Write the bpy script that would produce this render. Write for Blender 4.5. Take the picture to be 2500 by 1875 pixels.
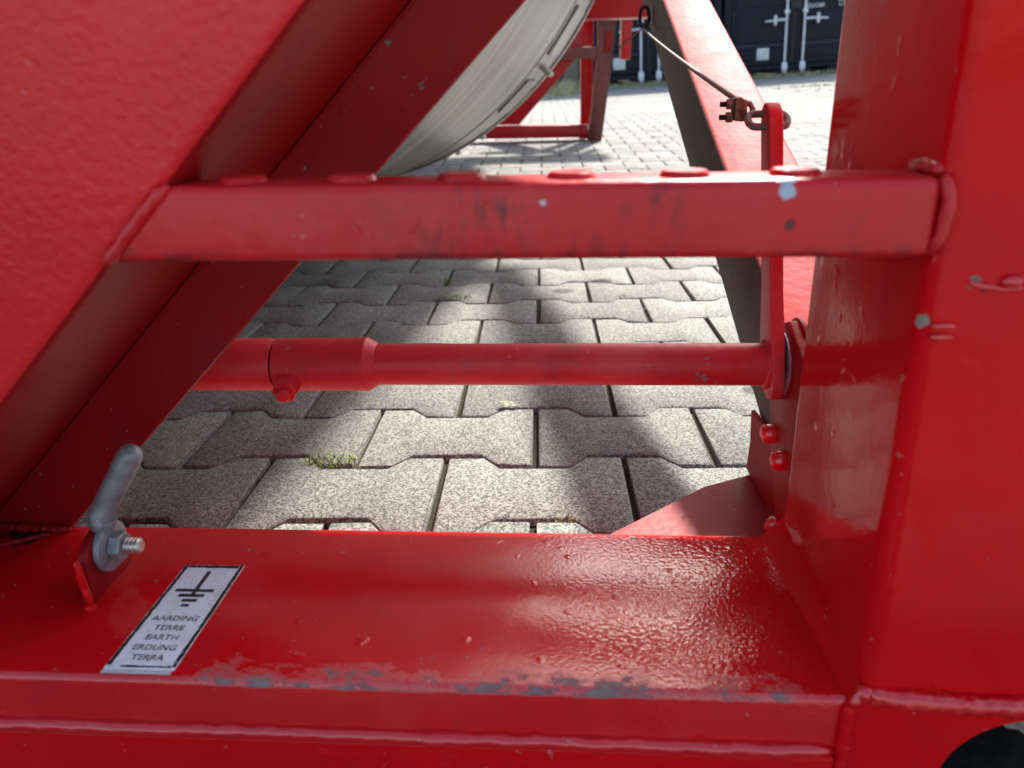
import bpy, bmesh, math, random
from mathutils import Vector, Matrix, noise as mnoise
random.seed(7)
PI = math.pi
scene = bpy.context.scene
for o in list(bpy.data.objects):
    bpy.data.objects.remove(o)
COL = scene.collection

# ------------------------------------------------------------------ camera
PITCH, ROLL, CAM_H = math.radians(20.78), math.radians(1.43), 0.389
cp, sp, cr, sr = math.cos(PITCH), math.sin(PITCH), math.cos(ROLL), math.sin(ROLL)
right0, up0, fwd = Vector((1, 0, 0)), Vector((0, sp, cp)), Vector((0, cp, -sp))
right, up = right0 * cr - up0 * sr, right0 * sr + up0 * cr
cam_data = bpy.data.cameras.new('camera')
cam = bpy.data.objects.new('camera', cam_data)
COL.objects.link(cam)
m = Matrix((right, up, -fwd)).transposed().to_4x4()
m.translation = (0, 0, CAM_H)
cam.matrix_world = m
cam_data.sensor_width = 36
cam_data.lens = 27.34
cam_data.clip_start = 0.01
cam_data.clip_end = 600
cam_data.dof.use_dof = True
cam_data.dof.focus_distance = 0.66
cam_data.dof.aperture_fstop = 10.0
scene.camera = cam

# ------------------------------------------------------------------ daylight
SUN = Vector((0.47, 1.0, 1.0)).normalized()
world = bpy.data.worlds.new('World')
scene.world = world
world.use_nodes = True
wn = world.node_tree
bg = wn.nodes['Background']
sky = wn.nodes.new('ShaderNodeTexSky')
sky.sky_type = 'NISHITA'
sky.sun_disc = False
sky.sun_elevation = math.asin(SUN.z)
sky.sun_rotation = math.atan2(SUN.x, SUN.y)
sky.air_density = 1.2
sky.dust_density = 2.5
sky.ozone_density = 1.0
wn.links.new(sky.outputs[0], bg.inputs[0])
bg.inputs[1].default_value = 0.08
sun_data = bpy.data.lights.new('sun', 'SUN')
sun_data.energy = 2.8
sun_data.angle = math.radians(3.6)
sun_data.color = (1.0, 0.955, 0.89)
sun = bpy.data.objects.new('sun', sun_data)
COL.objects.link(sun)
sun.rotation_euler = (-SUN).to_track_quat('-Z', 'Y').to_euler()
sun.location = SUN * 20
scene.view_settings.view_transform = 'Standard'
scene.view_settings.look = 'None'
scene.view_settings.exposure = 1.98
scene.view_settings.gamma = 1.0
scene.view_settings.use_curve_mapping = False
scene.cycles.max_bounces = 6
scene.cycles.diffuse_bounces = 3
scene.cycles.glossy_bounces = 3
scene.cycles.caustics_reflective = False
scene.cycles.caustics_refractive = False

# ------------------------------------------------------------------ materials
class NT:
    def __init__(s, name):
        s.m = bpy.data.materials.new(name)
        s.m.use_nodes = True
        s.t = s.m.node_tree
        s.b = s.t.nodes['Principled BSDF']
        s.co = s.t.nodes.new('ShaderNodeTexCoord').outputs['Object']
    def n(s, typ, **kw):
        nd = s.t.nodes.new(typ)
        for k, v in kw.items():
            setattr(nd, k, v)
        return nd
    def put(s, sock, v):
        if hasattr(v, 'is_output'):
            s.t.links.new(v, sock)
        elif v is not None:
            if isinstance(v, (tuple, list)) and len(v) == 3 and sock.type == 'RGBA':
                v = (*v, 1)
            sock.default_value = v
    def noise(s, scale, detail=2, rough=.5, stretch=None, vec=None, off=None):
        v = vec or s.co
        if stretch or off:
            mp = s.n('ShaderNodeMapping')
            s.put(mp.inputs['Vector'], v)
            if stretch: mp.inputs['Scale'].default_value = stretch
            if off: mp.inputs['Location'].default_value = off
            v = mp.outputs[0]
        nd = s.n('ShaderNodeTexNoise')
        s.put(nd.inputs['Vector'], v)
        nd.inputs['Scale'].default_value = scale
        nd.inputs['Detail'].default_value = detail
        nd.inputs['Roughness'].default_value = rough
        return nd.outputs['Fac']
    def ramp(s, v, lo, hi, a=0., b=1.):
        nd = s.n('ShaderNodeMapRange', interpolation_type='SMOOTHSTEP')
        s.put(nd.inputs['Value'], v)
        nd.inputs['From Min'].default_value = lo
        nd.inputs['From Max'].default_value = hi
        nd.inputs['To Min'].default_value = a
        nd.inputs['To Max'].default_value = b
        return nd.outputs[0]
    def math(s, op, a, b=None, clamp=False):
        nd = s.n('ShaderNodeMath', operation=op)
        nd.use_clamp = clamp
        s.put(nd.inputs[0], a)
        if b is not None: s.put(nd.inputs[1], b)
        return nd.outputs[0]
    def mix(s, f, a, b):
        nd = s.n('ShaderNodeMix', data_type='RGBA')
        s.put(nd.inputs['Factor'], f)
        s.put(nd.inputs[6], a)
        s.put(nd.inputs[7], b)
        return nd.outputs[2]
    def bump(s, hgt, strength, dist, prev=None):
        nd = s.n('ShaderNodeBump')
        nd.inputs['Strength'].default_value = strength
        nd.inputs['Distance'].default_value = dist
        s.put(nd.inputs['Height'], hgt)
        if prev is not None: s.put(nd.inputs['Normal'], prev)
        return nd.outputs[0]
    def xyz(s):
        nd = s.n('ShaderNodeSeparateXYZ')
        s.put(nd.inputs[0], s.co)
        return nd.outputs
    def dist(s, p):
        nd = s.n('ShaderNodeVectorMath', operation='DISTANCE')
        s.put(nd.inputs[0], s.co)
        nd.inputs[1].default_value = p
        return nd.outputs['Value']
    def out(s, col=None, rough=None, normal=None, metal=None, spec=None, alpha=None):
        s.put(s.b.inputs['Base Color'], col)
        s.put(s.b.inputs['Roughness'], rough)
        if normal is not None: s.put(s.b.inputs['Normal'], normal)
        if metal is not None: s.put(s.b.inputs['Metallic'], metal)
        if spec is not None: s.put(s.b.inputs['Specular IOR Level'], spec)
        if alpha is not None: s.put(s.b.inputs['Alpha'], alpha)
        return s.m

RED = (0.70, 0.0050, 0.0075)
def red_paint(name, base=RED, rough=.2, peel=.5, peel_scale=160, chip=.0, dirt=.15, dark_brown=(.16, .035, .03),
              spots=(), edge=None, smear=None, brush=None, fade=0.0, spec=.5, peel_x=None):
    s = NT(name)
    big = s.noise(5, 3)
    c = s.mix(s.ramp(big, .3, .7), tuple(x * .86 for x in base), tuple(min(1, x * 1.06) for x in base))
    if fade:
        f = s.math('MULTIPLY', s.ramp(s.noise(14, 4, .6), .45, .75), fade)
        c = s.mix(f, c, (.62, .10, .10))
    d = s.noise(22, 5, .65)
    c = s.mix(s.math('MULTIPLY', s.ramp(d, .5, .78), dirt), c, dark_brown)
    rgh = s.math('ADD', s.math('MULTIPLY', s.noise(30, 3), .12), rough - .06)
    specks = s.ramp(s.noise(170, 2, .5, off=(3, 1, 2)), .72, .76)
    c = s.mix(s.math('MULTIPLY', specks, .45), c, (.42, .22, .20))
    hgt = s.noise(peel_scale, 1, .5)
    if peel_x:                                 # thicker, runnier coat towards one end
        coat = s.math('ADD', s.xyz()[0], s.math('MULTIPLY', s.math('SUBTRACT', big, .5), .12))
        hgt = s.math('MULTIPLY', hgt, s.ramp(coat, peel_x[0], peel_x[1], .2, 1))
        rgh = s.math('ADD', rgh, s.ramp(coat, peel_x[0] - .03, peel_x[1], .07, 0))
    nrm = s.bump(hgt, peel, .0010)
    nrm = s.bump(s.noise(24, 2), .12, .004, nrm)
    if brush:
        nrm = s.bump(s.noise(60, 3, .6, stretch=brush), .22, .0010, nrm)
    blob = s.ramp(s.noise(75, 1, .4, off=(5, 2, 8)), .70, .80)
    nrm = s.bump(blob, .35, .0012, nrm)
    if chip:
        k = s.ramp(s.math('ADD', s.noise(120, 4, .6, off=(1, 7, 3)), s.math('MULTIPLY', s.noise(9, 2), .35)), .93 - chip, .955 - chip)
        c = s.mix(k, c, (.20, .19, .19))
        nrm = s.bump(s.math('SUBTRACT', 1., k), .5, .0006, nrm)
    if edge:                                   # scuffed strip along a front top edge: x0, x1, reach in y
        x, y, z = s.xyz()
        x0, x1, reach = edge
        my = s.math('MULTIPLY', s.ramp(y, .0, reach, 1, 0), s.ramp(z, .1140, .1172))
        mx = s.math('MULTIPLY', s.ramp(x, x0, x0 + .05), s.ramp(x, x1 - .03, x1, 1, 0))
        msk = s.math('MULTIPLY', my, mx)
        nn = s.math('ADD', s.noise(120, 8, .75, stretch=(.55, 1, 1), off=(2, 2, 2)), s.math('MULTIPLY', s.noise(16, 3, off=(4, 1, 0)), .5))
        pale = s.ramp(s.math('ADD', nn, s.math('MULTIPLY', msk, .42)), 1.02, 1.13)
        c = s.mix(s.math('MULTIPLY', pale, s.math('MULTIPLY', s.ramp(msk, .05, .4), .32)), c, (.48, .17, .16))
        bare = s.ramp(s.math('ADD', nn, s.math('MULTIPLY', msk, .42)), 1.18, 1.21)
        bare = s.math('MULTIPLY', bare, s.ramp(msk, .2, .5))
        rgh = s.math('ADD', rgh, s.math('MULTIPLY', bare, .35))
        c = s.mix(s.math('MULTIPLY', bare, .85), c, s.mix(s.noise(200, 3), (.07, .055, .05), (.24, .225, .22)))
        rgh = s.math('ADD', rgh, s.math('MULTIPLY', pale, .18))
        nrm = s.bump(s.math('SUBTRACT', 1., bare), .6, .0008, nrm)
    if smear:                                  # dark rubbed boot marks: x range
        x, y, z = s.xyz()
        mx = s.math('MULTIPLY', s.ramp(x, smear[0] - .03, smear[0]), s.ramp(x, smear[1], smear[1] + .03, 1, 0))
        st = s.math('MULTIPLY', s.ramp(s.noise(150, 4, .6, stretch=(1, .4, .35)), .46, .72), s.ramp(s.noise(22, 3, .6, off=(1, 1, 4)), .42, .58))
        c = s.mix(s.math('MULTIPLY', s.math('MULTIPLY', mx, st), .8), c, (.09, .02, .022))
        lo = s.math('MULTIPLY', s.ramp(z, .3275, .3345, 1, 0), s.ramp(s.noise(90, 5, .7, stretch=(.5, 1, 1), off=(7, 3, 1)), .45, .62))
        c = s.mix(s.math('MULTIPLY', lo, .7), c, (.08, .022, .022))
    for p, r, colr, ragged in spots:
        dd = s.math('ADD', s.dist(p), s.math('MULTIPLY', s.math('SUBTRACT', s.noise(260, 3, .6, off=p), .5), ragged))
        k = s.ramp(dd, r - .0006, r + .0004, 1, 0)
        c = s.mix(k, c, colr)
        nrm = s.bump(s.math('SUBTRACT', 1., k), .5, .0006, nrm)
    return s.out(c, rgh, nrm, spec=spec)

def plain(name, col, rough=.5, metal=0., var=.25, scale=20, bump=0., bscale=100, spec=None, bdist=.001, stretch=None):
    s = NT(name)
    n = s.noise(scale, 4, .6, stretch=stretch)
    c = s.mix(s.ramp(n, .3, .7), tuple(x * (1 - var) for x in col), tuple(min(1, x * (1 + var * .6)) for x in col))
    nrm = s.bump(s.noise(bscale, 3, .6, stretch=stretch), bump, bdist) if bump else None
    return s.out(c, s.math('ADD', s.math('MULTIPLY', n, .2), rough - .1), nrm, metal, spec)

def concrete(name, light=1.0):
    s = NT(name)
    oi = s.n('ShaderNodeObjectInfo').outputs['Random']
    ge = s.n('ShaderNodeNewGeometry')
    isl = ge.outputs['Random Per Island']
    rnd = s.math('FRACT', s.math('ADD', oi, isl))
    pos = ge.outputs['Position']
    vo = s.n('ShaderNodeTexVoronoi')
    s.put(vo.inputs['Vector'], pos)
    vo.inputs['Scale'].default_value = 560
    sep = s.n('ShaderNodeSeparateColor')
    s.put(sep.inputs[0], vo.outputs['Color'])
    grit = s.math('ADD', s.math('MULTIPLY', sep.outputs[0], .34), s.math('MULTIPLY', s.noise(300, 4, .75, vec=pos), .66))
    mid = s.noise(90, 4, .6, vec=pos)
    big = s.noise(3.2, 4, .6, vec=pos)
    c = s.mix(s.ramp(grit, .36, .64), tuple(light * x for x in (.095, .093, .083)), tuple(light * x for x in (.35, .347, .318)))
    c = s.mix(s.math('MULTIPLY', s.ramp(mid, .45, .75), .45), c, tuple(light * x for x in (.11, .113, .103)))
    c = s.mix(s.math('MULTIPLY', s.ramp(big, .42, .75), .5), c, tuple(light * x for x in (.15, .147, .135)))
    stone = s.ramp(s.noise(420, 1, .5, vec=pos, off=(4, 4, 4)), .70, .74)
    c = s.mix(s.math('MULTIPLY', stone, .8), c, tuple(light * x for x in (.56, .565, .54)))
    for px, py, pr in ((.108, 1.556, .026), (.197, 1.629, .030), (-.35, 1.25, .035), (.33, .98, .022)):    # dark round patches
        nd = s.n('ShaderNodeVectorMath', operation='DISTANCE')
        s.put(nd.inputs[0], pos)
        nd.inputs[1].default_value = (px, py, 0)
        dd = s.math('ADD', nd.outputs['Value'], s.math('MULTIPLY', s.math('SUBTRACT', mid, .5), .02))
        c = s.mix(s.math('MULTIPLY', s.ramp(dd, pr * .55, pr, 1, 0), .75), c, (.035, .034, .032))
    hv = s.n('ShaderNodeHueSaturation')
    s.put(hv.inputs['Color'], c)
    s.put(hv.inputs['Value'], s.math('ADD', s.math('MULTIPLY', rnd, .36), .80))
    nrm = s.bump(grit, .55, .0016)
    nrm = s.bump(mid, .3, .003, nrm)
    return s.out(hv.outputs[0], .85, nrm, spec=.25)

M = {}
M['beam'] = red_paint('red_paint_beam', rough=.13, spec=.8, peel=.34, peel_scale=400, peel_x=(-.01, .08), chip=.03, dirt=.22, spots=(((-.375, .105, .12), .030, (.045, .014, .014), .05), ((-.335, .132, .12), .014, (.06, .015, .015), .03)), edge=(-.20, .152, .038), fade=.2)
M['front'] = red_paint('red_paint_front', spec=.12, rough=.24, peel=.35, peel_scale=120, dirt=.12, brush=(.25, 1, 1))
M['post'] = red_paint('red_paint_post', spec=.16, rough=.11, peel=.10, peel_scale=210, dirt=.10, brush=(1, 1, .18), spots=(
    ((.1745, .002, .3168), .0028, (.15, .15, .14), .006), ((.178, .002, .3150), .0022, (.10, .02, .02), .005),
    ((.1592, .004, .3015), .0028, (.30, .25, .20), .006)))
M['leg'] = red_paint('red_paint_leg', base=(.70, .012, .018), spec=.45, rough=.34, peel=.5, peel_scale=230, dirt=.06, fade=.3)
M['dull'] = red_paint('red_paint_dull', base=(.30, .007, .010), spec=.18, rough=.48, peel=.3, peel_scale=150, chip=.035, dirt=.45, dark_brown=(.12, .03, .03))
M['rung'] = red_paint('red_paint_rung', base=(.60, .012, .016), spec=.36, rough=.32, peel=.4, peel_scale=130, chip=.035, dirt=.55, smear=(-.015, .05), fade=.35, spots=(
    ((.1022, .0, .3518), .0030, (.42, .47, .54), .004), ((.1015, .002, .3562), .0040, (.42, .46, .53), .007),
    ((.013, .0, .3490), .0016, (.6, .5, .5), .002),
    ((.1035, .0, .3400), .0022, (.12, .02, .02), .006)))
M['pipe'] = red_paint('red_paint_pipe', base=(.56, .022, .030), spec=.32, rough=.44, peel=.4, peel_scale=130, chip=.025, dirt=.4, fade=.5)
M['brace'] = red_paint('red_paint_brace', base=(.50, .010, .018), rough=.68, spec=.2, peel=.5, peel_scale=120, chip=.03, dirt=.1)
M['dark_brown'] = plain('dark_brown_coat', (.085, .062, .052), .45, 0, .35, 40, .3, 160, spec=.35)
M['weld'] = red_paint('red_paint_weld', spec=.9, rough=.18, peel=.5, peel_scale=120, dirt=.05)
M['far'] = red_paint('red_paint_far', base=(.44, .007, .010), spec=.3, rough=.3, peel=.2, peel_scale=40, dirt=.15)
M['brown'] = plain('shade_browned_red_paint', (.17, .045, .038), .45, 0, .3, 8, .1, 40, spec=.3)  # red paint turned brown to hold the trestle's shade
M['zinc'] = plain('grey_zinc', (.27, .275, .29), .5, .4, .3, 90, .3, 260, bdist=.0006)
M['steel'] = plain('bright_steel', (.55, .52, .47), .33, .9, .25, 200, .1, 300)
M['rod'] = plain('galvanised_rod', (.60, .63, .68), .38, .45, .15, 20)
M['rope'] = plain('dusty_rod', (.17, .135, .11), .6, .15, .35, 160, .3, 400, bdist=.0005)
M['bronze'] = plain('rusty_bronze', (.17, .10, .055), .5, .5, .6, 260, .4, 400, bdist=.0008)
M['washer'] = plain('worn_washer', (.42, .42, .44), .4, .7, .4, 120)
M['dark'] = plain('rusty_hollow', (.045, .035, .028), .8, 0, .6, 60, .6, 90)
M['sludge'] = plain('caked_dirt', (.36, .31, .24), .9, 0, .6, 120, .7, 160, bdist=.003)
M['navy'] = plain('navy_container_paint', (.007, .010, .020), .5, 0, .3, 6, .1, 20, spec=.22)
M['navy2'] = plain('navy_container_ridge', (.020, .025, .040), .5, 0, .2, 6, spec=.3)
M['gasket'] = plain('black_gasket', (.012, .012, .014), .6, 0, .2, 6)
M['plate'] = plain('pale_plate', (.62, .63, .62), .5, .1, .2, 14)
M['white'] = plain('white_lettering', (.85, .85, .85), .5, 0, .05, 10)
M['wallwhite'] = plain('white_cladding', (.80, .82, .82), .45, 0, .05, 2)
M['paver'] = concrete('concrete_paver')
M['bark'] = plain('bark', (.10, .075, .055), .9, 0, .4, 30, .5, 60)

def joint_material():
    s = NT('joint_sand')
    pos = s.n('ShaderNodeNewGeometry').outputs['Position']
    n = s.noise(240, 4, .65, vec=pos)
    moss = s.ramp(s.noise(7, 4, .6, vec=pos), .52, .68)
    c = s.mix(n, (.018, .016, .012), (.075, .066, .048))
    c = s.mix(s.math('MULTIPLY', moss, .6), c, (.045, .06, .02))
    return s.out(c, .95, s.bump(n, .8, .004), spec=.1)
M['joint'] = joint_material()

def yard_material():
    s = NT('far_yard_paving')
    pos = s.n('ShaderNodeNewGeometry').outputs['Position']
    mp = s.n('ShaderNodeMapping')
    s.put(mp.inputs['Vector'], pos)
    mp.inputs['Rotation'].default_value = (0, 0, .0467)
    br = s.n('ShaderNodeTexBrick')
    s.put(br.inputs['Vector'], mp.outputs[0])
    br.inputs['Scale'].default_value = 1.0
    br.inputs['Brick Width'].default_value = .2
    br.inputs['Row Height'].default_value = .14
    br.inputs['Mortar Size'].default_value = .006
    br.inputs['Color1'].default_value = (.27, .268, .255, 1)
    br.inputs['Color2'].default_value = (.31, .306, .29, 1)
    br.inputs['Mortar'].default_value = (.14, .13, .11, 1)
    n = s.noise(1.4, 5, .6, vec=pos)
    c = s.mix(s.math('MULTIPLY', s.ramp(n, .45, .8), .3), br.outputs['Color'], (.30, .28, .21))
    return s.out(c, .9, s.bump(s.noise(60, 4, vec=pos), .4, .004), spec=.2)
M['yard'] = yard_material()

def drum_material():
    s = NT('weathered_white_drum')
    st = s.noise(9, 5, .65, stretch=(.22, 7, .22))
    st2 = s.noise(3, 4, .6, stretch=(.3, 3, .3), off=(3, 3, 3))
    c = s.mix(s.ramp(st, .35, .7), (.20, .185, .165), (.50, .48, .45))
    c = s.mix(s.math('MULTIPLY', s.ramp(st2, .46, .66), .8), c, (.19, .172, .155))
    scr = s.ramp(s.noise(40, 2, .5, stretch=(.12, 5, .12), off=(1, 5, 2)), .72, .76)
    c = s.mix(s.math('MULTIPLY', scr, .7), c, (.13, .10, .09))
    r = s.math('ADD', s.math('MULTIPLY', st, .3), .18)
    return s.out(c, r, s.bump(st, .15, .004), spec=.5)
M['drum'] = drum_material()

def leaf_material(name, a, b):
    s = NT(name)
    isl = s.n('ShaderNodeNewGeometry').outputs['Random Per Island']
    c = s.mix(isl, a, b)
    m_ = s.out(c, .6, spec=.3)
    s.b.inputs['Transmission Weight'].default_value = 0
    return m_
M['leaf'] = leaf_material('leaf_green', (.03, .07, .018), (.10, .17, .045))
M['leafdark'] = leaf_material('leaf_dark', (.012, .035, .012), (.05, .10, .03))
M['grass'] = leaf_material('grass_green', (.11, .22, .03), (.30, .38, .10))
M['moss'] = leaf_material('moss_green', (.035, .05, .012), (.12, .13, .05))
M['dry'] = leaf_material('grass_dry', (.30, .27, .12), (.55, .50, .28))

def print_material(name, col, worn):
    s = NT(name)
    k = s.ramp(s.noise(420, 4, .7), worn, worn + .06)
    c = s.mix(k, col, (.50, .52, .54))
    return s.out(c, .45)
M['ink'] = print_material('worn_black_print', (.028, .028, .030), .60)
M['inktext'] = print_material('worn_grey_print', (.12, .12, .13), .56)
M['border'] = print_material('worn_black_border', (.016, .017, .017), .60)
def sticker_material():
    s = NT('sticker_white')
    n = s.noise(60, 5, .65)
    c = s.mix(s.ramp(n, .45, .8), (.80, .82, .84), (.62, .60, .56))
    c = s.mix(s.ramp(s.noise(420, 3, .6, off=(3, 2, 1)), .64, .70), c, (.36, .36, .36))
    return s.out(c, .38, s.bump(n, .15, .001))
M['sticker'] = sticker_material()

# ------------------------------------------------------------------ mesh helpers
def link(name, me, mat, parent=None, smooth=True, angle=35):
    if smooth:
        me.shade_smooth()
        me.set_sharp_from_angle(angle=math.radians(angle))
    me.materials.append(mat)
    o = bpy.data.objects.new(name, me)
    COL.objects.link(o)
    if parent is not None: o.parent = parent
    return o
def from_bm(name, bm, mat, parent=None, smooth=True, angle=35):
    bmesh.ops.recalc_face_normals(bm, faces=bm.faces)
    me = bpy.data.meshes.new(name)
    bm.to_mesh(me)
    bm.free()
    return link(name, me, mat, parent, smooth, angle)
def tag(o, label=None, cat=None, group=None, kind=None):
    if label: o['label'] = label
    if cat: o['category'] = cat
    if group: o['group'] = group
    if kind: o['kind'] = kind
    return o
AX = {'x': lambda a, b, t: (t, a, b), 'y': lambda a, b, t: (a, t, b), 'z': lambda a, b, t: (a, b, t)}
def prism_bm(poly, axis, t0, t1, bev=0., seg=3, bm=None):
    bm = bm or bmesh.new()
    f = AX[axis]
    v0 = [bm.verts.new(f(a, b, t0)) for a, b in poly]
    v1 = [bm.verts.new(f(a, b, t1)) for a, b in poly]
    n = len(poly)
    fs = [bm.faces.new(v0), bm.faces.new(list(reversed(v1)))]
    for i in range(n):
        fs.append(bm.faces.new((v0[i], v0[(i + 1) % n], v1[(i + 1) % n], v1[i])))
    if bev:
        es = list({e for q in fs for e in q.edges})
        bmesh.ops.bevel(bm, geom=es, offset=bev, offset_type='OFFSET', segments=seg, profile=.5, affect='EDGES', clamp_overlap=True)
    return bm
def prism(name, poly, axis, t0, t1, mat, parent, bev=0., seg=3):
    return from_bm(name, prism_bm(poly, axis, t0, t1, bev, seg), mat, parent)
def rect(a0, a1, b0, b1):
    return [(a0, b0), (a1, b0), (a1, b1), (a0, b1)]
def box(name, x0, x1, y0, y1, z0, z1, mat, parent, bev=0., seg=2):
    return prism(name, rect(x0, x1, y0, y1), 'z', z0, z1, mat, parent, bev, seg)
def frame_of(d):
    d = d.normalized()
    a = Vector((0, 0, 1)) if abs(d.z) < .9 else Vector((1, 0, 0))
    u = d.cross(a).normalized()
    return u, d.cross(u).normalized()
def tube_bm(pts, rad, sides=14, caps=True, bm=None, closed=False, jit=0.):
    bm = bm or bmesh.new()
    pts = [Vector(p) for p in pts]
    n = len(pts)
    rings = []
    u = None
    for i, p in enumerate(pts):
        if closed: d = pts[(i + 1) % n] - pts[i - 1]
        else: d = pts[min(i + 1, n - 1)] - pts[max(i - 1, 0)]
        if u is None: u, v = frame_of(d)
        else:
            d.normalize()
            u = (u - d * u.dot(d)).normalized()
            v = d.cross(u)
        r = rad[i] if isinstance(rad, (list, tuple)) else rad
        ring = []
        for k in range(sides):
            t = 2 * PI * k / sides
            q = p + (u * math.cos(t) + v * math.sin(t)) * r
            if jit: q = q + mnoise.noise_vector(q * (1.1 / r)) * r * jit
            ring.append(bm.verts.new(q))
        rings.append(ring)
    m_ = n if closed else n - 1
    for i in range(m_):
        a, b = rings[i], rings[(i + 1) % n]
        for k in range(sides):
            bm.faces.new((a[k], a[(k + 1) % sides], b[(k + 1) % sides], b[k]))
    if caps and not closed:
        bm.faces.new(list(reversed(rings[0])))
        bm.faces.new(rings[-1])
    return bm
def tube(name, pts, rad, mat, parent, sides=14, closed=False, angle=40, jit=0.):
    return from_bm(name, tube_bm(pts, rad, sides, closed=closed, jit=jit), mat, parent, angle=angle)
def cyl(name, a, b, prof, mat, parent, sides=24, angle=35):
    """turned part from a to b; prof = [(t, r), ...] with t in 0..1"""
    a, b = Vector(a), Vector(b)
    return tube(name, [a + (b - a) * t for t, r in prof], [r for t, r in prof], mat, parent, sides, angle=angle)
def weld(name, pts, r, parent, mat=None, jit=.35, step=.45):
    pts = [Vector(p) for p in pts]
    out = []
    for i in range(len(pts) - 1):
        L = (pts[i + 1] - pts[i]).length
        k = max(1, int(L / (r * step)))
        for j in range(k): out.append(pts[i].lerp(pts[i + 1], j / k))
    out.append(pts[-1])
    rad = []
    for i, p in enumerate(out):
        e = min(1, .5 + .25 * i, .5 + .25 * (len(out) - 1 - i))
        rad.append(r * e * (1 + .22 * mnoise.noise(p * (.6 / r)) + .07 * math.sin(i * 1.7)))
    out = [p + mnoise.noise_vector(p * (.35 / r)) * r * .25 for p in out]
    return tube(name, out, rad, mat or M['weld'], parent, 12, angle=80, jit=jit * .5)
def hexnut(name, a, b, r, mat, parent, hole=0.):
    a, b = Vector(a), Vector(b)
    d = b - a
    pts = [a, a + d * .12, a + d * .88, b]
    return from_bm(name, tube_bm(pts, [r * .9, r, r, r * .9], 6), mat, parent, angle=20)
def empty(name, loc, rz=0.):
    o = bpy.data.objects.new(name, None)
    COL.objects.link(o)
    o.location = loc
    o.rotation_euler = (0, 0, rz)
    o.empty_display_size = .05
    return o
def text_mesh(name, body, size, mat, parent, mtx, shear=0., space=1., flat=0.):
    cu = bpy.data.curves.new(name, 'FONT')
    cu.body = body
    cu.size = size
    cu.align_x = 'CENTER'
    cu.align_y = 'CENTER'
    cu.shear = shear
    cu.space_character = space
    cu.offset = flat
    cu.resolution_u = 3
    t = bpy.data.objects.new(name + '_curve', cu)
    COL.objects.link(t)
    dg = bpy.context.evaluated_depsgraph_get()
    me = bpy.data.meshes.new_from_object(t.evaluated_get(dg))
    bpy.data.objects.remove(t)
    bpy.data.curves.remove(cu)
    me.transform(mtx)
    me.name = name
    me.materials.clear()
    return link(name, me, mat, parent, smooth=False)
def blades(bm, base, n, spread, h0, h1, w, lean=.7):
    for _ in range(n):
        a, r = random.uniform(0, 2 * PI), spread * math.sqrt(random.random())
        p = Vector(base) + Vector((math.cos(a) * r, math.sin(a) * r * .45, 0))
        h = random.uniform(h0, h1)
        t = random.uniform(0, 2 * PI)
        ln = Vector((math.cos(t), math.sin(t), 0)) * h * random.uniform(.2, lean)
        s = Vector((-math.sin(t + .4), math.cos(t + .4), 0)) * w
        mid = p + ln * .4 + Vector((0, 0, h * .65))
        tip = p + ln * 1.3 + Vector((0, 0, h * random.uniform(.65, 1.05)))
        v = [bm.verts.new(q) for q in (p - s, p + s, mid + s * .7, mid - s * .7, tip)]
        bm.faces.new(v[:4])
        bm.faces.new((v[3], v[2], v[4]))

# ------------------------------------------------------------------ the yard
def smooth01(t):
    t = max(0., min(1., t))
    return t * t * (3 - 2 * t)
def gz(X, Y):                       # the yard lies level by the skid, then climbs gently to the containers
    s = .0387
    z = 0. if Y < 2 else (s * (Y - 2) ** 2 / 4 if Y < 4 else s * (min(Y, 60) - 3))
    return z + .04 * (max(-4, min(11, X)) - 3.8) * smooth01((Y - 6) / 6)
def in_field(X, Y, m=0.):
    return -.75 + m < Y < 12.2 - m and -1.6 - .16 * Y + m < X < 1.9 + .47 * Y - m

ground_bm = bmesh.new()
xs = [-300, -120, -60, -30, -14, -8, -5] + [-4 + .25 * i for i in range(61)] + [12, 14, 20, 40, 90, 300]
ys = [-300, -100, -40, -15, -6, -3, -1.5, -.7] + [-.25 + .25 * i for i in range(66)] + [17, 19, 22, 26, 32, 40, 60, 120, 300, 550]
vs = [[ground_bm.verts.new((x, y, gz(x, y) - .0085)) for x in xs] for y in ys]
for j in range(len(ys) - 1):
    for i in range(len(xs) - 1):
        f = ground_bm.faces.new((vs[j][i], vs[j][i + 1], vs[j + 1][i + 1], vs[j + 1][i]))
        cx, cy = (xs[i] + xs[i + 1]) / 2, (ys[j] + ys[j + 1]) / 2
        f.material_index = 0 if in_field(cx, cy, .3) else 1
ground = from_bm('ground', ground_bm, M['joint'], angle=180)
ground.data.materials.append(M['yard'])
tag(ground, kind='structure')

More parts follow.
